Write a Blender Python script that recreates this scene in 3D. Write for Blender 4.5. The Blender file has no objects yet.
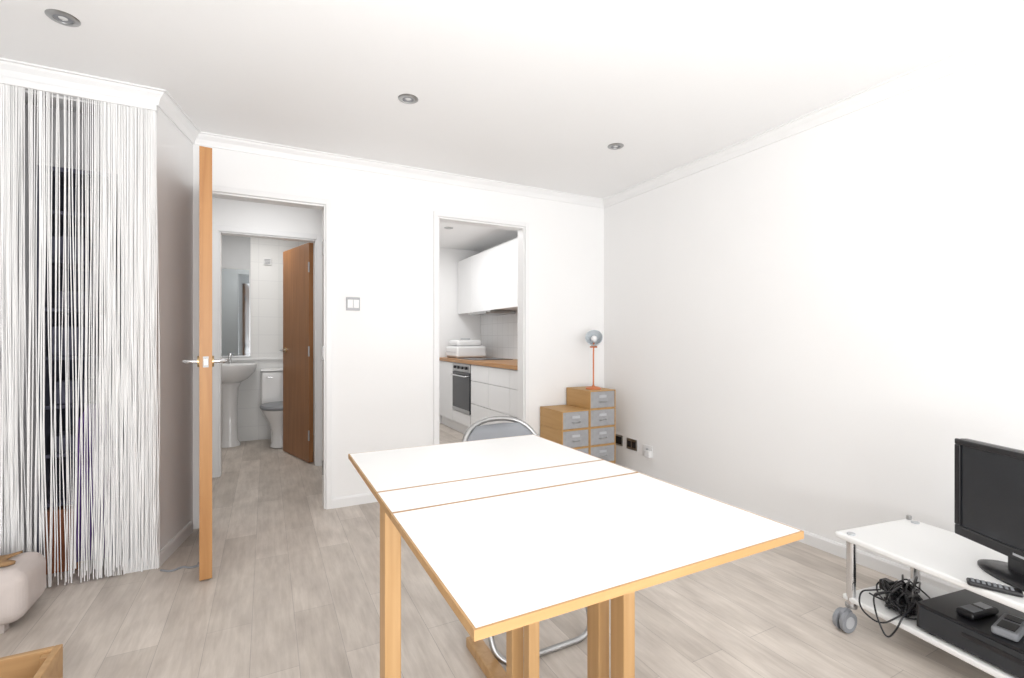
import bpy, bmesh, math, random
from mathutils import Vector, Matrix, Euler
random.seed(7)
D=bpy.data; C=bpy.context
COL=C.scene.collection

# ---------------- materials ----------------
def newmat(name):
    m=D.materials.new(name); m.use_nodes=True
    nt=m.node_tree; b=nt.nodes['Principled BSDF']
    return m,nt,b
def L(nt,a,b): nt.links.new(a,b)
def plain(name,col,rough=.5,metal=0,var=.04,scale=8,bump=0,emit=None,coat=0):
    m,nt,b=newmat(name)
    tc=nt.nodes.new('ShaderNodeTexCoord')
    n=nt.nodes.new('ShaderNodeTexNoise'); n.inputs['Scale'].default_value=scale; n.inputs['Detail'].default_value=4
    L(nt,tc.outputs['Object'],n.inputs['Vector'])
    r=nt.nodes.new('ShaderNodeValToRGB')
    r.color_ramp.elements[0].position=.3; r.color_ramp.elements[1].position=.7
    r.color_ramp.elements[0].color=(*[c*(1-var) for c in col],1)
    r.color_ramp.elements[1].color=(*[min(1,c*(1+var)) for c in col],1)
    L(nt,n.outputs['Fac'],r.inputs['Fac']); L(nt,r.outputs['Color'],b.inputs['Base Color'])
    b.inputs['Roughness'].default_value=rough; b.inputs['Metallic'].default_value=metal
    if coat: b.inputs['Coat Weight'].default_value=coat
    if bump:
        bp=nt.nodes.new('ShaderNodeBump'); bp.inputs['Strength'].default_value=bump; bp.inputs['Distance'].default_value=.002
        n2=nt.nodes.new('ShaderNodeTexNoise'); n2.inputs['Scale'].default_value=120
        L(nt,tc.outputs['Object'],n2.inputs['Vector']); L(nt,n2.outputs['Fac'],bp.inputs['Height']); L(nt,bp.outputs['Normal'],b.inputs['Normal'])
    return m
def wood(name,c1,c2,axis=2,rough=.4,scale=1.0):
    m,nt,b=newmat(name)
    tc=nt.nodes.new('ShaderNodeTexCoord'); mp=nt.nodes.new('ShaderNodeMapping')
    s=[28*scale]*3; s[axis]=1.6*scale; mp.inputs['Scale'].default_value=s
    n=nt.nodes.new('ShaderNodeTexNoise'); n.inputs['Scale'].default_value=1; n.inputs['Detail'].default_value=6; n.inputs['Distortion'].default_value=.6
    r=nt.nodes.new('ShaderNodeValToRGB'); r.color_ramp.elements[0].position=.3; r.color_ramp.elements[1].position=.72
    r.color_ramp.elements[0].color=(*c1,1); r.color_ramp.elements[1].color=(*c2,1)
    L(nt,tc.outputs['Object'],mp.inputs['Vector']); L(nt,mp.outputs['Vector'],n.inputs['Vector'])
    L(nt,n.outputs['Fac'],r.inputs['Fac']); L(nt,r.outputs['Color'],b.inputs['Base Color'])
    b.inputs['Roughness'].default_value=rough
    return m
def tile(name,plane,w,h,col,mortar,rough=.4):
    m,nt,b=newmat(name)
    tc=nt.nodes.new('ShaderNodeTexCoord'); s=nt.nodes.new('ShaderNodeSeparateXYZ'); c=nt.nodes.new('ShaderNodeCombineXYZ')
    L(nt,tc.outputs['Object'],s.inputs[0]); L(nt,s.outputs[plane],c.inputs[0]); L(nt,s.outputs[2],c.inputs[1])
    k=nt.nodes.new('ShaderNodeTexBrick'); k.offset=0; k.inputs['Scale'].default_value=1
    k.inputs['Brick Width'].default_value=w; k.inputs['Row Height'].default_value=h; k.inputs['Mortar Size'].default_value=.003
    k.inputs['Color1'].default_value=(*col,1); k.inputs['Color2'].default_value=(*[x*.97 for x in col],1); k.inputs['Mortar'].default_value=(*mortar,1)
    L(nt,c.outputs[0],k.inputs['Vector']); L(nt,k.outputs['Color'],b.inputs['Base Color'])
    b.inputs['Roughness'].default_value=rough
    return m
def floor_mat():
    m,nt,b=newmat('laminate_planks')
    tc=nt.nodes.new('ShaderNodeTexCoord'); mp=nt.nodes.new('ShaderNodeMapping'); mp.inputs['Rotation'].default_value=(0,0,math.radians(90))
    L(nt,tc.outputs['Object'],mp.inputs['Vector'])
    k=nt.nodes.new('ShaderNodeTexBrick'); k.offset=.37; k.inputs['Scale'].default_value=1
    k.inputs['Brick Width'].default_value=.95; k.inputs['Row Height'].default_value=.15; k.inputs['Mortar Size'].default_value=.0009
    k.inputs['Color1'].default_value=(.70,.64,.585,1); k.inputs['Color2'].default_value=(.56,.505,.455,1); k.inputs['Mortar'].default_value=(.40,.36,.33,1)
    L(nt,mp.outputs[0],k.inputs['Vector'])
    mg=nt.nodes.new('ShaderNodeMapping'); mg.inputs['Scale'].default_value=(48,5,1)
    L(nt,tc.outputs['Object'],mg.inputs['Vector'])
    n=nt.nodes.new('ShaderNodeTexNoise'); n.inputs['Scale'].default_value=1; n.inputs['Detail'].default_value=8; n.inputs['Roughness'].default_value=.65; n.inputs['Distortion'].default_value=.2
    L(nt,mg.outputs[0],n.inputs['Vector'])
    r=nt.nodes.new('ShaderNodeValToRGB'); r.color_ramp.elements[0].position=.3; r.color_ramp.elements[1].position=.7
    r.color_ramp.elements[0].color=(.83,.81,.79,1); r.color_ramp.elements[1].color=(1.05,1.05,1.05,1)
    L(nt,n.outputs['Fac'],r.inputs['Fac'])
    mg2=nt.nodes.new('ShaderNodeMapping'); mg2.inputs['Scale'].default_value=(9,4,1); L(nt,tc.outputs['Object'],mg2.inputs['Vector'])
    n2=nt.nodes.new('ShaderNodeTexNoise'); n2.inputs['Scale'].default_value=1; n2.inputs['Detail'].default_value=5; L(nt,mg2.outputs[0],n2.inputs['Vector'])
    r2=nt.nodes.new('ShaderNodeValToRGB'); r2.color_ramp.elements[0].position=.35; r2.color_ramp.elements[1].position=.65
    r2.color_ramp.elements[0].color=(.85,.84,.83,1); r2.color_ramp.elements[1].color=(1.05,1.05,1.04,1); L(nt,n2.outputs['Fac'],r2.inputs['Fac'])
    x=nt.nodes.new('ShaderNodeMix'); x.data_type='RGBA'; x.blend_type='MULTIPLY'; x.inputs[0].default_value=1
    L(nt,k.outputs['Color'],x.inputs[6]); L(nt,r.outputs['Color'],x.inputs[7])
    y=nt.nodes.new('ShaderNodeMix'); y.data_type='RGBA'; y.blend_type='MULTIPLY'; y.inputs[0].default_value=1
    L(nt,x.outputs[2],y.inputs[6]); L(nt,r2.outputs['Color'],y.inputs[7])
    L(nt,y.outputs[2],b.inputs['Base Color']); b.inputs['Roughness'].default_value=.45
    return m

WALL=plain('wall_paint',(.885,.882,.878),.75,var=.008,scale=2)
CEIL=plain('ceiling_paint',(.91,.91,.91),.8,var=.006,scale=2)
TRIM=plain('gloss_white_trim',(.85,.85,.85),.4,var=.005)
FLOOR=floor_mat()
EDGE=wood('table_edge_wood',(.39,.21,.075),(.50,.30,.13),0,.4)
LEGW=wood('beech_leg',(.46,.26,.10),(.58,.36,.17),2,.42)
LAM=plain('white_laminate',(.83,.83,.82),.35,var=.006)
DOORW=wood('oak_veneer_door',(.25,.105,.036),(.34,.155,.058),2,.4)
DOORE=wood('door_edge_wood',(.38,.17,.055),(.50,.26,.095),2,.45)
CHROME=plain('chrome',(.68,.68,.69),.18,1,var=.02)
STEEL=plain('brushed_steel',(.42,.42,.42),.3,1,var=.05)
BRASS=plain('brass',(.55,.42,.24),.3,1,var=.05)
BLACK=plain('black_plastic',(.012,.012,.014),.3,var=.1)
SCREEN=plain('screen_glass',(.022,.025,.03),.2,var=.05)
GREY=plain('grey_plastic',(.26,.27,.29),.5,var=.05)
LGREY=plain('light_grey_plastic',(.48,.49,.51),.4,var=.04)
SWITCH=plain('satin_switch_plate',(.33,.33,.34),.45,.4,var=.04)
SHADE=plain('lamp_shade_paint',(.60,.64,.67),.55,var=.03)
ORANGE=plain('orange_enamel',(.60,.19,.07),.35,var=.05)
CER=plain('ceramic',(.82,.82,.82),.12,var=.005,coat=.4)
MIRR=plain('mirror_glass',(.50,.55,.58),.04,1,var=.01)
WHITE=plain('white_plastic',(.82,.82,.82),.35,var=.006)
STRING=plain('curtain_string',(.93,.925,.92),.8,var=.015,scale=3)
BIRCH=wood('birch_ply',(.46,.26,.09),(.56,.34,.14),1,.5)
DRAWER=plain('grey_drawer',(.35,.35,.36),.5,var=.07,scale=30)
COUNTER=wood('oak_worktop',(.33,.15,.05),(.46,.24,.09),1,.35)
KCAB=plain('kitchen_door_white',(.82,.82,.82),.3,var=.005)
TB=tile('bath_tile',0,.2,.2,(.78,.78,.77),(.69,.69,.69))
TBY=tile('bath_tile_side',1,.2,.2,(.78,.78,.77),(.69,.69,.69))
TK=tile('kitchen_tile',1,.15,.15,(.84,.84,.84),(.70,.70,.70))
CLOSET=plain('closet_paint',(.80,.79,.80),.8,var=.04)
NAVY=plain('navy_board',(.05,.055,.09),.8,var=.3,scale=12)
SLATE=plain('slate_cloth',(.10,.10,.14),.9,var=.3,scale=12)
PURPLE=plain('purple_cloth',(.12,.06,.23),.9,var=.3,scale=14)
RED=wood('mahogany',(.20,.06,.025),(.32,.12,.05),2,.5)
CREAM=plain('cream_fabric',(.60,.535,.505),.95,var=.06,scale=10,bump=.3)
TAN=plain('tan_throw',(.36,.22,.11),.95,var=.2,scale=14,bump=.4)
BULB=plain('lamp_glass',(.6,.6,.6),.2,var=.02)

# ---------------- helpers ----------------
class G:
    def __init__(s,name,loc=(0,0,0),rz=0,local=False):
        e=D.objects.new(name,None); e.empty_display_size=.05; COL.objects.link(e)
        e.location=loc; e.rotation_euler=(0,0,rz); s.e=e; s.loc=Vector(loc); s.local=local
def fin(name,me,loc,mat,g=None,rot=None,smooth=False):
    o=D.objects.new(name,me); COL.objects.link(o)
    if mat: me.materials.append(mat)
    loc=Vector(loc)
    if g:
        o.parent=g.e
        if not g.local: loc=loc-g.loc
    o.location=loc
    if rot is not None: o.rotation_euler=rot
    if smooth:
        for p in me.polygons: p.use_smooth=True
    return o
def bev(o,w,seg=2):
    if w:
        m=o.modifiers.new('bevel','BEVEL'); m.width=w; m.segments=seg; m.limit_method='ANGLE'
def box(name,a,b,mat,g=None,bevel=0,rot=None,seg=2):
    a=Vector(a);b=Vector(b); c=(a+b)/2; s=(b-a)
    bm=bmesh.new(); bmesh.ops.create_cube(bm,size=1)
    for v in bm.verts: v.co=Vector((v.co.x*s.x,v.co.y*s.y,v.co.z*s.z))
    me=D.meshes.new(name); bm.to_mesh(me); bm.free()
    o=fin(name,me,c,mat,g,rot); bev(o,bevel,seg); return o
def boxes(name,lst,mat,g=None,bevel=0):
    bm=bmesh.new()
    allp=[Vector(p) for ab in lst for p in ab]
    c=sum(allp,Vector())/len(allp)
    if g is None: c=Vector((0,0,0))
    for a,b in lst:
        r=bmesh.ops.create_cube(bm,size=1); a=Vector(a);b=Vector(b); m=(a+b)/2; s=b-a
        for v in r['verts']: v.co=Vector((v.co.x*s.x,v.co.y*s.y,v.co.z*s.z))+m-c
    me=D.meshes.new(name); bm.to_mesh(me); bm.free()
    o=fin(name,me,c,mat,g); bev(o,bevel); return o
def lathe(name,prof,loc,mat,g=None,rot=None,n=32,sx=1,sy=1):
    bm=bmesh.new(); rings=[]
    for r,z in prof:
        rings.append([bm.verts.new((max(r,1e-5)*math.cos(2*math.pi*i/n)*sx,max(r,1e-5)*math.sin(2*math.pi*i/n)*sy,z)) for i in range(n)])
    for A,B in zip(rings,rings[1:]):
        for i in range(n): bm.faces.new((A[i],A[(i+1)%n],B[(i+1)%n],B[i]))
    if prof[0][0]>1e-4: bm.faces.new(rings[0][::-1])
    if prof[-1][0]>1e-4: bm.faces.new(rings[-1])
    bmesh.ops.recalc_face_normals(bm,faces=bm.faces)
    me=D.meshes.new(name); bm.to_mesh(me); bm.free()
    o=fin(name,me,loc,mat,g,rot,True)
    m=o.modifiers.new('es','EDGE_SPLIT'); m.split_angle=math.radians(40)
    return o
def cyl(name,r,h,loc,mat,g=None,rot=None,n=32):
    return lathe(name,[(0,-h/2),(r,-h/2),(r,h/2),(0,h/2)],loc,mat,g,rot,n)
def round_path(pts,rad,closed=False,n=6):
    P=[Vector(p) for p in pts]; out=[]
    N=len(P)
    for i in range(N):
        if not closed and i in (0,N-1): out.append(P[i]); continue
        a=P[i-1];b=P[i];c=P[(i+1)%N]
        d1=(a-b);d2=(c-b); r=min(rad,d1.length*.49,d2.length*.49)
        s=b+d1.normalized()*r; e=b+d2.normalized()*r
        for k in range(n+1):
            t=k/n; out.append(s*(1-t)**2+b*2*t*(1-t)+e*t*t)
    return out
def tubes(name,paths,r,mat,g=None,closed=False,sides=10,loc=None):
    cu=D.curves.new(name,'CURVE'); cu.dimensions='3D'; cu.bevel_depth=r; cu.bevel_resolution=3; cu.use_fill_caps=True
    base=Vector((0,0,0))
    if g and not g.local: base=g.loc
    for p in paths:
        s=cu.splines.new('POLY'); s.points.add(len(p)-1)
        for q,co in zip(s.points,p): co=Vector(co)-base; q.co=(co.x,co.y,co.z,1)
        s.use_cyclic_u=closed
    t=D.objects.new('tmp',cu); COL.objects.link(t)
    dg=C.evaluated_depsgraph_get(); me=D.meshes.new_from_object(t.evaluated_get(dg)); me.name=name
    D.objects.remove(t)
    me.materials.clear(); me.materials.append(mat)
    for p in me.polygons: p.use_smooth=True
    o=D.objects.new(name,me); COL.objects.link(o)
    if g: o.parent=g.e
    return o
def prism(name,poly,z0,z1,mat,g=None):
    bm=bmesh.new(); A=[bm.verts.new((x,y,z0)) for x,y in poly]; B=[bm.verts.new((x,y,z1)) for x,y in poly]
    bm.faces.new(A[::-1]); bm.faces.new(B); n=len(poly)
    for i in range(n): bm.faces.new((A[i],A[(i+1)%n],B[(i+1)%n],B[i]))
    bmesh.ops.recalc_face_normals(bm,faces=bm.faces)
    me=D.meshes.new(name); bm.to_mesh(me); bm.free(); return fin(name,me,(0,0,0),mat,g)
def sweep(name,path,prof,mat):
    P=[Vector((p[0],p[1],0)) for p in path]; N=len(P); bm=bmesh.new(); rings=[]
    for i in range(N):
        ns=[]
        if i>0: d=(P[i]-P[i-1]).normalized(); ns.append(Vector((d.y,-d.x,0)))
        if i<N-1: d=(P[i+1]-P[i]).normalized(); ns.append(Vector((d.y,-d.x,0)))
        m=sum(ns,Vector()).normalized(); k=1/max(.3,m.dot(ns[0]))
        rings.append([bm.verts.new(P[i]+m*o*k+Vector((0,0,z))) for o,z in prof])
    n=len(prof)
    for A,B in zip(rings,rings[1:]):
        for j in range(n): bm.faces.new((A[j],A[(j+1)%n],B[(j+1)%n],B[j]))
    bm.faces.new(rings[0]); bm.faces.new(rings[-1][::-1])
    bmesh.ops.recalc_face_normals(bm,faces=bm.faces)
    me=D.meshes.new(name); bm.to_mesh(me); bm.free(); return fin(name,me,(0,0,0),mat)

# ---------------- shell ----------------
H=2.31; XR=2.611; YB=3.33; XL=-1.75; YF=-2.4; YC=2.86
box('floor',(-2.0,-2.6,-.1),(2.8,6.15,0),FLOOR)
box('ceiling',(-2.0,-2.6,H),(2.8,6.15,H+.1),CEIL)
box('wall_right',(XR,-2.6,0),(XR+.12,6.12,H),WALL)
box('wall_left',(XL-.12,-2.6,0),(XL,3.45,H),WALL)
WX0,WX1=-1.3,2.2  # unseen window opening, widened to even out the light
boxes('wall_rear',[((XL,YF-.12,0),(WX0,YF,H)),((WX1,YF-.12,0),(XR,YF,H)),((WX0,YF-.12,0),(WX1,YF,.2)),((WX0,YF-.12,2.15),(WX1,YF,H))],WALL)
g=G('window_1',(.45,YF-.06,.2))
boxes('window_frame',[((WX0,YF-.09,.2),(WX0+.06,YF-.03,2.15)),((WX1-.06,YF-.09,.2),(WX1,YF-.03,2.15)),((WX0+.06,YF-.09,.2),(WX1-.06,YF-.03,.26)),((WX0+.06,YF-.09,2.09),(WX1-.06,YF-.03,2.15)),((.42,YF-.09,.26),(.48,YF-.03,2.09))],TRIM,g)
DX0,DX1,DT=-.345,.345,1.985
KX0,KX1,KT=1.107,1.825,2.0
boxes('wall_back',[((-.46,YB,0),(DX0,YB+.1,H)),((DX0,YB,DT),(DX1,YB+.1,H)),((DX1,YB,0),(KX0,YB+.1,H)),((KX0,YB,KT),(KX1,YB+.1,H)),((KX1,YB,0),(XR,YB+.1,H))],WALL)
boxes('wall_alcove',[((-.60,YC,0),(-.474,YC+.08,H)),((-1.45,YC,2.2),(-.60,YC+.08,H)),((XL,YC,0),(-1.45,YC+.08,H))],WALL)
prism('wall_side',[(-.474,YC),(-.474,YC+.08),(-.56,YC+.08),(-.46,YB+.1),(-.38,YB+.02),(-.38,YB)],0,H,WALL)
prof=[(0,H-.065),(.008,H-.065),(.011,H-.055),(.020,H-.035),(.036,H-.018),(.041,H-.008),(.052,H-.007),(.052,H),(0,H)]
sweep('trim_1',[(XL,YC),(-.474,YC),(-.38,YB),(XR,YB),(XR,YF)],prof,TRIM)
bp=[(0,0),(.014,0),(.014,.055),(.008,.065),(0,.065)]
sweep('baseboard_back',[(DX1+.036,YB),(KX0-.035,YB)],bp,TRIM)
sweep('baseboard_right',[(KX1+.035,YB),(XR,YB),(XR,YF)],bp,TRIM)
sweep('baseboard_side',[(-.60,YC),(-.474,YC),(-.39,YB-.05)],bp,TRIM)
def architrave(name,x0,x1,t,y,w,depth=.1,left=True):
    L_=[((x1,y-.014,0),(x1+w,y,t+w)),((x0-(w if left else 0),y-.014,t),(x1,y,t+w)),
        ((x1-.012,y,0),(x1,y+depth,t)),((x0,y,0),(x0+.012,y+depth,t)),((x0+.012,y,t-.012),(x1-.012,y+depth,t))]
    if left: L_.append(((x0-w,y-.014,0),(x0,y,t)))
    return boxes(name,L_,TRIM,None,.002)
architrave('trim_2',DX0,DX1,DT,YB,.036,left=False)
architrave('trim_3',KX0,KX1,KT,YB,.034)
architrave('trim_4',-.34,.39,1.98,4.5,.045)

box('wall_hall_left',(-.55,YB+.1,0),(-.43,4.5,H),WALL)
box('wall_hall_right',(.47,YB+.1,0),(.55,4.5,H),WALL)
boxes('wall_bathroom_front',[((-.95,4.5,0),(-.34,4.6,H)),((.39,4.5,0),(.80,4.6,H)),((-.34,4.5,1.98),(.39,4.6,H))],WALL)
box('wall_bathroom_back',(-.95,5.95,0),(.80,6.07,H),TB)
box('wall_bathroom_left',(-1.0,4.6,0),(-.90,5.95,H),TBY)
box('wall_bathroom_right',(.72,4.6,0),(.80,5.95,H),TBY)
box('wall_kitchen_back',(.9,6.02,0),(XR,6.12,H),WALL)
box('wall_kitchen_left',(.92,YB+.1,0),(1.02,6.02,H),WALL)
boxes('wall_closet',[((-1.5,3.30,0),(-.56,3.34,H)),((-1.5,YC+.08,0),(-1.45,3.30,H))],CLOSET)

# ---------------- doors ----------------
def leaf(name,hinge,end,h,th,handle_z=1.0):
    hx,hy=hinge; v=Vector((end[0]-hx,end[1]-hy,0)); w=v.length; ang=math.atan2(v.y,v.x)
    g=G(name,(hx,hy,0),ang,True)
    box('leaf',(0,-th/2,.008),(w-.004,th/2,h),DOORW,g,.001)
    box('lipping',(w-.004,-th/2,.008),(w,th/2,h),DOORE,g,.001)
    for s in (-1,1):
        cyl('rose_%d'%s,.026,.008,(w-.07,s*(th/2+.004),handle_z),BRASS,g,(math.pi/2,0,0))
        tubes('lever_%d'%s,[round_path([(w-.07,s*th/2,handle_z),(w-.07,s*(th/2+.05),handle_z),(w-.12,s*(th/2+.062),handle_z+.002),(w-.18,s*(th/2+.055),handle_z-.008)],.025)],.009,CHROME,g)
    box('latch_plate',(w,-.011,handle_z-.025),(w+.0015,.011,handle_z+.025),LGREY,g)
    box('latch_bolt',(w,-.006,handle_z-.012),(w+.010,.006,handle_z+.012),BRASS,g)
    for i,z in enumerate((.25,1.0,1.75)):
        cyl('hinge_%d'%i,.007,.09,(-.004,th/2+.002,z),STEEL,g)
    return g
leaf('door_1',(-.320,3.305),(-.247,2.588),1.990,.050,handle_z=1.005)
leaf('door_2',(.355,4.615),(.165,5.235),1.97,.04,handle_z=1.0)
g=G('door_hinges',(DX1-.012,YB+.04,1))
for i,z in enumerate((.27,1.02,1.7)):
    box('hinge_plate_%d'%i,(DX1-.0145,YB+.01,z-.045),(DX1-.012,YB+.04,z+.045),STEEL,g)
    cyl('hinge_pin_%d'%i,.006,.09,(DX1-.017,YB+.005,z),STEEL,g)

# ---------------- light switch / sockets ----------------
def plate(name,c,sz,axis,mat,detail,dm=BLACK):
    g=G(name,c); x,y,z=c; w,h=sz
    if axis=='y':
        box('plate',(x-w/2,y-.008,z-h/2),(x+w/2,y,z+h/2),mat,g,.002)
        for i,(dx,dz,a,b_) in enumerate(detail): box('part_%d'%i,(x+dx-a/2,y-.012,z+dz-b_/2),(x+dx+a/2,y-.007,z+dz+b_/2),dm,g,.001)
    else:
        box('plate',(x-.008,y-w/2,z-h/2),(x,y+w/2,z+h/2),mat,g,.002)
        for i,(dx,dz,a,b_) in enumerate(detail): box('part_%d'%i,(x-.012,y+dx-a/2,z+dz-b_/2),(x-.007,y+dx+a/2,z+dz+b_/2),dm,g,.001)
plate('light_switch',(.515,YB,1.345),(.088,.088),'y',SWITCH,[(-.018,0,.034,.055),(.020,0,.034,.055)],WHITE)
plate('wall_socket',(XR,3.13,.27),(.10,.086),'x',STEEL,[(0,.0,.075,.06)])
plate('wall_socket',(XR,2.97,.265),(.12,.086),'x',STEEL,[(-.028,0,.04,.05),(.028,0,.04,.05)])
plate('wall_socket',(XR,2.79,.25),(.10,.086),'x',WHITE,[(0,.01,.02,.02)],LGREY)
g=G('plug_adapter',(XR-.01,2.76,.235)); box('body',(XR-.045,2.735,.21),(XR-.012,2.785,.26),WHITE,g,.006); box('pins',(XR-.014,2.745,.22),(XR-.009,2.775,.25),WHITE,g)

# ---------------- downlights ----------------
for x,y in ((-.676,2.356),(.63,2.36),(1.933,2.35),(-.1,-.3),(1.4,-.3)):
    g=G('recessed_downlight',(x,y,H))
    lathe('bezel',[(.028,-.001),(.029,-.005),(.046,-.004),(.05,-.001),(.05,0)],(x,y,H),STEEL,g)
    lathe('reflector',[(.0,-.002),(.015,-.002),(.03,-.0015)],(x,y,H),GREY,g)
    lathe('lens',[(0,-.006),(.010,-.005),(.014,-.002)],(x,y,H),BULB,g)

# ---------------- dining table ----------------
TX0,TX1,TY0,TY1,TZ=.241,.946,.577,1.655,.73
S1,S2=1.048,1.207
g=G('drop_leaf_table',(.6,1.125,0)); TH=.015
def top(name,y0,y1):
    e=.004
    box(name+'_panel',(TX0+e,y0+e,TZ-TH+.002),(TX1-e,y1-e,TZ),LAM,g)
    boxes(name+'_edging',[((TX0,y0,TZ-TH),(TX0+e,y1,TZ-.0003)),((TX1-e,y0,TZ-TH),(TX1,y1,TZ-.0003)),((TX0+e,y0,TZ-TH),(TX1-e,y0+e,TZ-.0003)),((TX0+e,y1-e,TZ-TH),(TX1-e,y1,TZ-.0003))],EDGE,g)
top('near_leaf',TY0,S1-.001); top('centre',S1+.001,S2-.001); top('far_leaf',S2+.001,TY1)
lz=TZ-TH
box('leg_1',(.254,1.165,0),(.294,1.225,lz),LEGW,g,.003)
box('leg_2',(.901,1.175,0),(.943,1.235,lz),LEGW,g,.003)
box('leg_3',(.901,1.06,0),(.943,1.12,lz),LEGW,g,.003)
box('leg_4',(.645,1.255,.035),(.685,1.295,lz-.03),LEGW,g,.003)
box('leg_5',(.655,1.17,.035),(.69,1.203,lz-.03),LEGW,g,.003)
box('floor_runner',(.64,1.10,0),(.69,1.61,.035),LEGW,g,.004)
box('upper_runner',(.64,.80,lz-.03),(.69,1.50,lz),LEGW,g,.003)
box('apron',(.294,1.185,lz-.05),(.901,1.203,lz),LEGW,g,.002)
tubes('leaf_hinges',[[(x,S1-.03,lz-.004),(x,S1+.03,lz-.004)] for x in (.4,.8)]+[[(x,S2-.03,lz-.004),(x,S2+.03,lz-.004)] for x in (.4,.8)],.004,STEEL,g)

# ---------------- folding chair ----------------
cx=.885; g=G('folding_chair',(cx,1.66,0))
w=.205
fr=[(cx-w,1.44,.012),(cx+w,1.44,.012),(cx+w*.95,1.70,.46),(cx+w*.85,1.87,.766),(cx-w*.85,1.87,.766),(cx-w*.95,1.70,.46)]
def closed_round(pts,rads):
    P=[Vector(p) for p in pts];out=[];N=len(P)
    for i in range(N):
        a=P[i-1];b=P[i];c=P[(i+1)%N];r=min(rads[i],(a-b).length*.49,(c-b).length*.49)
        s=b+(a-b).normalized()*r;e=b+(c-b).normalized()*r
        for k in range(9): t=k/8; out.append(s*(1-t)**2+b*2*t*(1-t)+e*t*t)
    return out
tubes('main_frame',[closed_round(fr,[.09,.09,.03,.17,.17,.03])],.011,STEEL,g,True)
rr=[(cx-w+.025,1.47,.44),(cx-w+.025,1.86,.012),(cx+w-.025,1.86,.012),(cx+w-.025,1.47,.44)]
tubes('rear_frame',[round_path(rr,.07)],.010,CHROME,g)
tubes('cross_bar',[[(cx-w*.95,1.69,.44),(cx+w*.95,1.69,.44)],[(cx-w+.025,1.47,.44),(cx+w-.025,1.47,.44)]],.009,CHROME,g)
box('seat',(cx-.185,1.42,.445),(cx+.185,1.80,.47),GREY,g,.012,seg=4)
bm=bmesh.new(); n=12; rows=5; vs=[]
for j in range(rows+1):
    t=j/rows; z=.57+.175*t; y=1.76+(z-.57)*.5
    hw=.165 if t<.5 else .165-.065*((t-.5)/.5)**2
    vs.append([bm.verts.new((hw*(2*i/n-1),y+.018*(1-(2*i/n-1)**2)-1.66,z)) for i in range(n+1)])
for a,b_ in zip(vs,vs[1:]):
    for i in range(n): bm.faces.new((a[i],a[i+1],b_[i+1],b_[i]))
me=D.meshes.new('backrest'); bm.to_mesh(me); bm.free()
o=fin('backrest',me,(cx,1.66,0),GREY,g,None,True); s=o.modifiers.new('s','SOLIDIFY'); s.thickness=.01

# ---------------- drawer towers ----------------
def tower(name,x0,x1,rows):
    y0,y1=2.985,3.31; p=.142; g=G(name,((x0+x1)/2,(y0+y1)/2,0)); t=.007
    for r in range(rows):
        z=r*p
        boxes('case_%d'%r,[((x0,y0,z+.001),(x0+t,y1,z+p)),((x1-t,y0,z+.001),(x1,y1,z+p)),((x0+t,y0,z+.001),(x1-t,y1,z+t)),((x0+t,y0,z+p-t),(x1-t,y1,z+p)),((x0+t,y1-.006,z+t),(x1-t,y1,z+p-t))],BIRCH,g,.001)
        box('drawer_%d'%r,(x0+t+.001,y0+.003,z+t+.001),(x1-t-.001,y1-.01,z+p-t-.001),DRAWER,g,.002)
        xm=(x0+x1)/2
        box('label_%d'%r,(xm-.035,y0-.001,z+.085),(xm+.035,y0+.0035,z+.105),LGREY,g,.001)
        tubes('pull_%d'%r,[round_path([(xm-.03,y0+.004,z+.055),(xm-.03,y0-.012,z+.055),(xm+.03,y0-.012,z+.055),(xm+.03,y0+.004,z+.055)],.008)],.003,STEEL,g)
tower('drawer_tower',1.955,2.203,4)
tower('drawer_tower',2.207,2.455,5)
# ---------------- desk lamp ----------------
lx,ly,lz0=2.325,3.10,.711
g=G('desk_lamp',(lx,ly,lz0))
lathe('base',[(0,0),(.062,0),(.062,.008),(.05,.016),(.015,.022),(.008,.03),(0,.03)],(lx,ly,lz0),ORANGE,g)
tubes('stem',[round_path([(lx,ly,lz0+.02),(lx,ly,lz0+.30),(lx+.02,ly+.02,lz0+.38)],.05)],.006,ORANGE,g)
RT=Euler((math.radians(62),0,math.radians(-40)))
lc=(lx+.015,ly+.01,lz0+.395)
lathe('shade',[(.016,-.055),(.026,-.05),(.046,-.03),(.062,.005),(.070,.035),(.066,.035),(.057,.005),(.040,-.025),(.02,-.042),(0,-.042)],lc,SHADE,g,RT)
lathe('shade_cap',[(0,-.08),(.016,-.078),(.02,-.055),(.02,-.046)],lc,ORANGE,g,RT)
lathe('bulb',[(0,-.045),(.012,-.04),(.024,-.01),(.028,.01),(.020,.03),(0,.038)],lc,WHITE,g,RT)
tubes('joint',[[(lx-.02,ly+.015,lz0+.335),(lx+.045,ly+.015,lz0+.335)]],.007,ORANGE,g)

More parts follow.
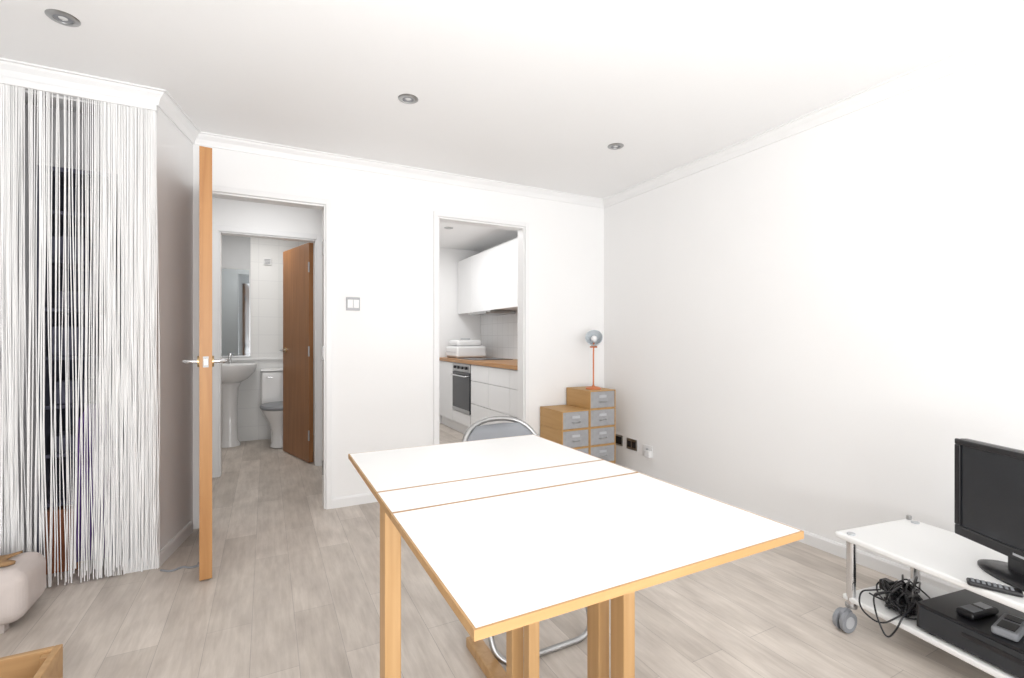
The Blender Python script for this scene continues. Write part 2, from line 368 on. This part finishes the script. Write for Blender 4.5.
# ---------------- TV trolley ----------------
A8=math.radians(-8)
g=G('tv_trolley',(1.973,1.085,0),A8,True)
Wd,Ln=.43,.98
box('top_board',(0,-Ln,.337),(Wd,0,.36),LAM,g,.008,seg=3)
box('lower_shelf',(.015,-Ln+.02,.105),(Wd-.01,-.02,.125),LAM,g,.006,seg=3)
for i,(x,y) in enumerate(((.03,-.045),(Wd-.04,-.05),(.03,-Ln+.05),(Wd-.04,-Ln+.05))):
    tubes('post_%d'%i,[[(x,y,.085),(x,y,.337)]],.016,CHROME,g)
    cyl('cap_%d'%i,.014,.006,(x,y,.362),LGREY,g)
    cyl('swivel_%d'%i,.02,.012,(x,y,.088),STEEL,g)
    for s in (-1,1):
        cyl('wheel_%d_%d'%(i,s),.038,.014,(x-.035,y+s*.014,.038),GREY,g,(math.pi/2,0,0))
        cyl('hub_%d_%d'%(i,s),.022,.017,(x-.035,y+s*.014,.038),LGREY,g,(math.pi/2,0,0))
    cyl('hood_%d'%i,.030,.012,(x-.028,y,.052),GREY,g,(math.pi/2,0,0))
cyl('rear_knob',.009,.016,(Wd-.02,-.015,.367),STEEL,g)
def tl(x,y,z):
    return (1.973+x*math.cos(A8)-y*math.sin(A8),1.085+x*math.sin(A8)+y*math.cos(A8),z)
g=G('dvd_player',tl(.20,-.475,.126),A8,True)
box('case',(-.17,-.21,.006),(.17,.21,.09),BLACK,g,.004)
box('front_panel',(-.174,-.20,.012),(-.169,.20,.083),SCREEN,g,.002)
box('disc_tray',(-.176,-.1,.05),(-.173,.08,.064),BLACK,g,.001)
for i,(x,y) in enumerate(((-.15,-.18),(.15,-.18),(-.15,.17),(.15,.17))): cyl('foot_%d'%i,.012,.006,(x,y,.003),BLACK,g)
g=G('cordless_phone',tl(.13,-.38,.217),math.radians(-10),True)
box('body',(-.06,-.025,0),(.07,.025,.022),BLACK,g,.008,seg=3); box('keypad',(-.045,-.018,.0215),(.0,.018,.024),GREY,g,.002); box('display',(.015,-.016,.0215),(.05,.016,.024),LGREY,g,.001)
g=G('cordless_phone',tl(.12,-.47,.217),math.radians(5),True)
box('body',(-.07,-.03,0),(.07,.03,.024),GREY,g,.008,seg=3); box('keypad',(-.055,-.02,.0235),(.0,.02,.026),BLACK,g,.002); box('display',(.015,-.018,.0235),(.055,.018,.026),SCREEN,g,.001)
g=G('cable_tangle',tl(.15,-.142,.126),A8,True)
paths=[]
for k in range(17):
    pts=[];ph=random.uniform(0,6.28); rx=random.uniform(.03,.12); ry=random.uniform(.02,.075); ox=random.uniform(-.03,.06); oy=random.uniform(-.012,.012); zz=.006+random.random()*.035
    for i in range(50):
        a=ph+i*.22
        q=1+.3*math.sin(a*2.3+k)
        pts.append((max(-.125,ox+rx*q*math.cos(a)),max(-.10,min(.10,oy+ry*q*math.sin(a*1.13))),max(.005,zz+.022*math.sin(a*1.7+k))))
    paths.append(pts)
tubes('cables',paths,.003,BLACK,g)
tubes('hanging_cables',[round_path([(-.05,.02,.04),(-.15,-.0,.06),(-.185,-.04,.0),(-.18,-.07,-.06),(-.17,-.095,-.01),(-.15,-.10,.03),(-.05,-.09,.065)],.04),round_path([(-.03,.05,.03),(-.14,.05,.045),(-.175,.03,.0),(-.17,-.04,-.03),(-.13,-.08,.02),(-.02,-.08,.03)],.04)],.0028,BLACK,g)
box('power_brick',(-.03,-.04,.005),(.05,.01,.04),BLACK,g,.006)
box('plug',(.02,.05,.005),(.06,.09,.045),BLACK,g,.006)
# TV
g=G('television',(2.060,.581,.361),math.radians(62.8),True)
tw,th=.445,.335; z0=.066
box('housing',(-tw/2,-.035,z0),(tw/2,.0,z0+th),BLACK,g,.008,seg=3)
box('bezel_bottom',(-tw/2,0,z0),(tw/2,.012,z0+.035),BLACK,g,.004)
box('bezel_top',(-tw/2,0,z0+th-.02),(tw/2,.012,z0+th),BLACK,g,.004)
box('bezel_left',(-tw/2,0,z0+.035),(-tw/2+.02,.012,z0+th-.02),BLACK,g,.003)
box('bezel_right',(tw/2-.02,0,z0+.035),(tw/2,.012,z0+th-.02),BLACK,g,.003)
box('screen',(-tw/2+.02,0,z0+.035),(tw/2-.02,.005,z0+th-.02),SCREEN,g)
box('back_bulge',(-tw/2+.06,-.06,z0+.04),(tw/2-.06,-.035,z0+th-.05),BLACK,g,.01)
box('logo',(-.025,.012,z0+.013),(.025,.0125,z0+.02),LGREY,g)
box('neck',(-.04,-.035,.012),(.06,-.005,z0+.02),BLACK,g,.006)
lathe('base',[(0,0),(.145,0),(.145,.006),(.125,.014),(.05,.02),(0,.021)],(.01,-.025,0),BLACK,g,None,40,1,.55)
g=G('remote_control',(1.935,.612,.361),math.radians(-66),True)
box('body',(-.06,-.018,0),(.06,.018,.014),BLACK,g,.006,seg=3)
boxes('buttons',[((-.05+i*.012,-.012+j*.009,.0135),(-.043+i*.012,-.007+j*.009,.016)) for i in range(8) for j in range(3)],GREY,g)

# ---------------- string curtain ----------------
g=G('string_curtain',(-.9,YC-.03,0))
bm=bmesh.new()
def strand(x,y,z0,z1,r,amp):
    ph=random.random()*6.28; segs=14; rings=[]
    fx=random.uniform(-.016,.016)
    for i in range(segs+1):
        t=i/segs; z=z1+(z0-z1)*t
        xx=x+amp*t*math.sin(ph+t*6)+fx*t; yy=y+amp*.5*t*math.cos(ph*1.7+t*4)
        rings.append([bm.verts.new((xx+r*math.cos(a)+.9,yy+r*.6*math.sin(a)-YC+.03,z)) for a in (0,1.05,2.09,3.14,4.19,5.24)])
    for A,B in zip(rings,rings[1:]):
        for j in range(6): bm.faces.new((A[j],A[(j+1)%6],B[(j+1)%6],B[j]))
def dens(x):
    if x<-.955: return .9
    if x<-.87: return .5
    if x<-.68: return .24
    return 1
x=-1.40
while x<-.472:
    if random.random()<dens(x):
        strand(x,YC-.03+random.uniform(-.008,.008),random.choice((0.004,.004,.02))+random.uniform(0,.05) if random.random()<.6 else .006,2.212,random.uniform(.0012,.0024),random.uniform(.003,.014))
    x+=random.uniform(.0008,.0023)
me=D.meshes.new('strings'); bm.to_mesh(me); bm.free()
o=fin('strings',me,(-.9,YC-.03,0),STRING,g,None,True)
box('rail',(-1.42,YC-.045,2.205),(-.468,YC-.012,2.235),TRIM,g,.003)
g=G('closet_shelving',(-.82,3.2,0))
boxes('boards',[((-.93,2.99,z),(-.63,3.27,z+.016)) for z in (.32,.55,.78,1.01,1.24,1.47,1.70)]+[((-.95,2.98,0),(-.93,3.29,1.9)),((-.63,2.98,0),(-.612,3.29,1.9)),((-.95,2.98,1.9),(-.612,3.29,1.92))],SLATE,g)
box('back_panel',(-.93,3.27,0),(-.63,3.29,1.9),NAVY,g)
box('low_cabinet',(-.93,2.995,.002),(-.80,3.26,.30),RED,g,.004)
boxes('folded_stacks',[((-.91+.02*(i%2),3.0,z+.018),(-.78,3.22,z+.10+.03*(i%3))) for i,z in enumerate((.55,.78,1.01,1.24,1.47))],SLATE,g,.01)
def garment(name,x0,x1,y,z0,z1,mat):
    g=G(name,((x0+x1)/2,y,z0)); bm=bmesh.new(); n=40; rows=10; vs=[]
    for j in range(rows+1):
        t=j/rows; z=z1+(z0-z1)*t; sh=(1 if t>.12 else .35+.65*(t/.12)**.5)
        vs.append([bm.verts.new(((x0-x1)/2*sh+(x1-x0)*sh*i/n,.010*math.sin(i*.9+.4*j)*(.3+t),z-z0)) for i in range(n+1)])
    for a,b_ in zip(vs,vs[1:]):
        for i in range(n): bm.faces.new((a[i],a[i+1],b_[i+1],b_[i]))
    me=D.meshes.new(name); bm.to_mesh(me); bm.free()
    o=fin('cloth',me,((x0+x1)/2,y,z0),mat,g,None,True); s=o.modifiers.new('s','SOLIDIFY'); s.thickness=.008
    tubes('hanger',[round_path([((x0+x1)/2,y,z1-.01),((x0+x1)/2,y,z1+.05),((x0+x1)/2+.02,y,z1+.07)],.02)],.002,STEEL,g)
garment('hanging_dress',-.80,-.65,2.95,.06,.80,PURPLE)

# ---------------- pouf and crate ----------------
g=G('footstool',(-1.08,2.50,0))
box('cushion',(-1.40,2.44,.03),(-.815,2.70,.235),CREAM,g,.055,seg=8)
boxes('feet',[((x-.02,y-.02,0),(x+.02,y+.02,.035)) for x,y in ((-1.3,2.50),(-.90,2.50),(-1.3,2.64),(-.90,2.64))],CREAM,g)
bm=bmesh.new(); vs=[]
for i in range(17):
    t=i/16; row=[]
    for j in range(9):
        s=j/8; xx=-1.06+.17*s+.02*math.sin(t*7)
        yy=2.51+.12*t
        zz=.239+.005*math.sin(s*9+t*5)
        row.append(bm.verts.new((xx+1.08,yy-2.50+.004*math.sin(s*12),zz)))
    vs.append(row)
for a,b_ in zip(vs,vs[1:]):
    for i in range(8): bm.faces.new((a[i],a[i+1],b_[i+1],b_[i]))
me=D.meshes.new('throw'); bm.to_mesh(me); bm.free()
o=fin('throw',me,(-1.08,2.50,0),TAN,g,None,True); s=o.modifiers.new('s','SOLIDIFY'); s.thickness=.01; s.offset=1
CR=wood('crate_wood',(.40,.23,.10),(.52,.32,.15),0,.5)
x0,x1,y0,y1,h,t=-1.02,-.585,1.66,2.04,.125,.02
g=G('wooden_crate',((x0+x1)/2,(y0+y1)/2,0))
boxes('sides',[((x0,y0,0),(x0+t,y1,h)),((x1-t,y0,0),(x1,y1,h)),((x0+t,y0,0),(x1-t,y0+t,h)),((x0+t,y1-t,0),(x1-t,y1,h))],CR,g,.003)
box('bottom',(x0+t,y0+t,.002),(x1-t,y1-t,.014),CR,g)
boxes('corner_posts',[((x0+t,y1-t-.025,.014),(x0+t+.025,y1-t,h-.01)),((x1-t-.025,y1-t-.025,.014),(x1-t,y1-t,h-.01))],CR,g,.002)
g=G('floor_cable',(-.40,2.80,0))
tubes('cable',[round_path([(-.45,2.80,.005),(-.40,2.76,.005),(-.36,2.80,.005),(-.33,2.76,.005),(-.28,2.78,.005)],.03)],.0045,GREY,g)
box('connector',(-.30,2.77,.002),(-.26,2.79,.016),GREY,g,.003)

# ---------------- bathroom ----------------
tx=.13; g=G('toilet',(tx,5.65,0))
box('cistern',(tx-.18,5.76,.40),(tx+.18,5.94,.76),CER,g,.02,seg=4)
box('cistern_lid',(tx-.19,5.75,.76),(tx+.19,5.945,.79),CER,g,.01,seg=3)
lathe('bowl',[(.09,0),(.10,.01),(.085,.05),(.08,.15),(.11,.26),(.165,.36),(.18,.395),(.165,.40),(.14,.39),(.10,.30),(0,.25)],(tx,5.50,0),CER,g,None,36,1,1.28)
box('pan_rear',(tx-.09,5.62,0),(tx+.09,5.90,.39),CER,g,.03,seg=4)
lathe('seat',[(.12,0),(.188,0),(.191,.018),(.18,.034),(0,.038)],(tx,5.51,.402),GREY,g,None,36,1,1.26)
tubes('flush_lever',[round_path([(tx-.13,5.76,.70),(tx-.13,5.735,.70),(tx-.07,5.735,.695)],.01)],.006,CHROME,g)
g=G('pedestal_sink',(-.34,5.72,0)); sx=-.34
lathe('pedestal',[(.10,0),(.10,.02),(.075,.06),(.07,.4),(.08,.60),(.12,.68)],(sx,5.76,0),CER,g,None,32,1,.9)
lathe('basin',[(.10,.66),(.17,.70),(.235,.77),(.25,.82),(.25,.845),(.235,.848),(.21,.83),(.17,.76),(.08,.73),(0,.725)],(sx,5.70,0),CER,g,None,40,1,.86)
box('splash_ledge',(sx-.24,5.80,.80),(sx+.24,5.92,.852),CER,g,.012,seg=3)
tubes('tap',[round_path([(sx,5.86,.85),(sx,5.86,.93),(sx,5.76,.93),(sx,5.76,.90)],.03)],.010,CHROME,g)
cyl('tap_knob',.02,.03,(sx,5.86,.945),CHROME,g)
g=G('bathroom_mirror',(-.42,5.93,.92))
box('glass',(-.68,5.935,.93),(-.165,5.949,1.86),MIRR,g)
boxes('frame',[((-.69,5.93,.92),(-.155,5.95,.93)),((-.69,5.93,1.86),(-.155,5.95,1.87)),((-.69,5.93,.93),(-.68,5.95,1.86)),((-.165,5.93,.93),(-.155,5.95,1.86))],STEEL,g)
box('trim_6',(-.69,5.942,1.872),(-.155,5.949,2.30),plain('bath_upper_panel',(.48,.49,.50),.6,var=.02))
box('trim_5',(-.89,5.925,.885),(.70,5.949,.905),TRIM)
g=G('extractor_vent',(.0,5.95,1.98)); box('body',(-.03,5.93,1.93),(.05,5.95,2.01),WHITE,g,.003); boxes('slats',[((-.02,5.925,1.94+i*.015),(.04,5.931,1.946+i*.015)) for i in range(4)],GREY,g)

# ---------------- kitchen ----------------
g=G('kitchen_base_units',(2.3,4.8,0)); fx=2.0
box('plinth',(fx+.05,3.44,0),(XR-.005,6.01,.12),KCAB,g)
box('carcass',(fx+.02,3.44,.12),(XR-.005,4.90,.832),KCAB,g)
box('carcass_2',(fx+.02,5.46,.12),(XR-.005,6.01,.832),KCAB,g)
y=3.46
for i in range(3):
    y1=y+.475
    for j,(a,b_) in enumerate(((.125,.40),(.405,.65),(.655,.825))):
        box('drawer_%d_%d'%(i,j),(fx,y+.002,a),(fx+.02,y1-.004,b_),KCAB,g,.002)
    y=y1
box('end_door',(fx,5.465,.125),(fx+.02,6.0,.825),KCAB,g,.002)
box('worktop',(fx-.015,3.44,.833),(XR-.004,6.015,.872),COUNTER,g,.002)
g=G('built_in_oven',(2.2,5.18,.2))
box('body',(fx+.02,4.905,.13),(2.5,5.455,.83),STEEL,g)
box('control_panel',(fx-.002,4.91,.735),(fx+.02,5.45,.825),STEEL,g,.002)
box('door_glass',(fx-.006,4.91,.27),(fx+.02,5.45,.728),SCREEN,g,.004)
box('lower_panel',(fx,4.91,.13),(fx+.02,5.45,.262),KCAB,g,.002)
box('trim_band',(fx-.007,4.91,.27),(fx-.005,5.45,.31),STEEL,g)
tubes('handle',[round_path([(fx,4.95,.69),(fx-.04,4.95,.69),(fx-.04,5.41,.69),(fx,5.41,.69)],.01)],.008,CHROME,g)
for i in range(4): cyl('knob_%d'%i,.017,.02,(fx-.012,5.0+i*.12,.78),BLACK,g,(0,math.pi/2,0))
g=G('kitchen_wall_units',(2.44,4.8,1.44))
box('carcass',(2.292,3.6,1.445),(XR-.005,6.01,2.14),KCAB,g)
for i in range(5): box('door_%d'%i,(2.27,3.6+i*.48+.0015,1.44),(2.292,3.6+(i+1)*.48-.0015,2.14),KCAB,g,.002)
g=G('extractor_hood',(2.45,5.18,1.40)); box('body',(2.25,4.93,1.405),(2.58,5.43,1.438),STEEL,g,.003); box('lip',(2.20,4.93,1.40),(2.25,5.43,1.425),STEEL,g,.003)
box('wall_backsplash',(XR-.004,3.44,.873),(XR,6.01,1.44),TK)
g=G('bread_bin',(2.26,5.70,.873))
box('body',(2.07,5.50,.878),(2.47,5.92,1.02),WHITE,g,.03,seg=5)
box('lid',(2.10,5.56,1.022),(2.44,5.90,1.10),WHITE,g,.035,seg=5)
box('handle',(2.20,5.68,1.10),(2.32,5.72,1.118),LGREY,g,.005)
boxes('feet',[((x,y,.872),(x+.03,y+.03,.88)) for x in (2.1,2.4) for y in (5.54,5.86)],GREY,g)
box('front_seam',(2.066,5.54,.945),(2.071,5.88,.950),LGREY,g)
g=G('hob',(2.3,5.18,.872)); box('glass',(2.06,4.92,.872),(2.54,5.43,.878),SCREEN,g,.002)
for i,(x,y) in enumerate(((2.18,5.05),(2.18,5.30),(2.42,5.05),(2.42,5.30))): lathe('ring_%d'%i,[(.05,0),(.07,0),(.07,.0015),(.05,.0015)],(x,y,.878),GREY,g)
g=G('recessed_downlight',(1.75,4.9,H))
lathe('bezel',[(.026,-.001),(.028,-.006),(.046,-.005),(.05,0)],(1.75,4.9,H),STEEL,g)
lathe('lens',[(0,-.004),(.024,-.002)],(1.75,4.9,H),BULB,g)

# ---------------- lights ----------------
def area(name,loc,rot,sx,sy,p,col=(1,1,1)):
    l=D.lights.new(name,'AREA'); l.shape='RECTANGLE'; l.size=sx; l.size_y=sy; l.energy=p; l.color=col
    o=D.objects.new(name,l); COL.objects.link(o); o.location=loc; o.rotation_euler=rot; return o
area('window_daylight_panel',(.25,YF-.2,1.2),(math.radians(90),0,math.radians(6)),3.4,1.9,79,(.98,.99,1))  # area panel added outside the unseen window, stands in for daylight
area('ceiling_fill',(.3,-1.0,.7),(math.radians(180-22),0,math.radians(-10)),1.4,1.0,50)  # added area fill behind the camera, aimed up to brighten the ceiling
def spot(name,loc,target,p,ang,rad,col=(1,1,1)):
    l=D.lights.new(name,'SPOT'); l.energy=p; l.spot_size=math.radians(ang); l.spot_blend=1; l.shadow_soft_size=rad; l.color=col
    o=D.objects.new(name,l); COL.objects.link(o); o.location=loc
    o.rotation_euler=(Vector(target)-Vector(loc)).to_track_quat('-Z','Y').to_euler(); return o
spot('flash_bounce',(.2,-.3,1.0),(.65,.95,2.31),88,125,.12)
area('kitchen_lamp',(1.55,4.6,2.27),(0,0,0),.5,1.4,19)
area('bathroom_lamp',(-.1,5.2,2.27),(0,0,0),.5,.5,9,(1,.98,.95))
area('hall_lamp',(0.0,3.95,2.27),(0,0,0),.4,.4,3)
w=D.worlds.new('world'); C.scene.world=w; w.use_nodes=True
w.node_tree.nodes['Background'].inputs[0].default_value=(.95,.97,1,1); w.node_tree.nodes['Background'].inputs[1].default_value=1.0
C.scene.view_settings.view_transform='Standard'; C.scene.view_settings.look='None'; C.scene.view_settings.exposure=0

# ---------------- camera ----------------
cam=D.cameras.new('camera'); co=D.objects.new('camera',cam); COL.objects.link(co)
co.location=(0,0,1.11); co.rotation_euler=(math.radians(90),0,math.radians(-27.2)); cam.lens=16.8; cam.sensor_width=36; cam.clip_start=.02
C.scene.camera=co
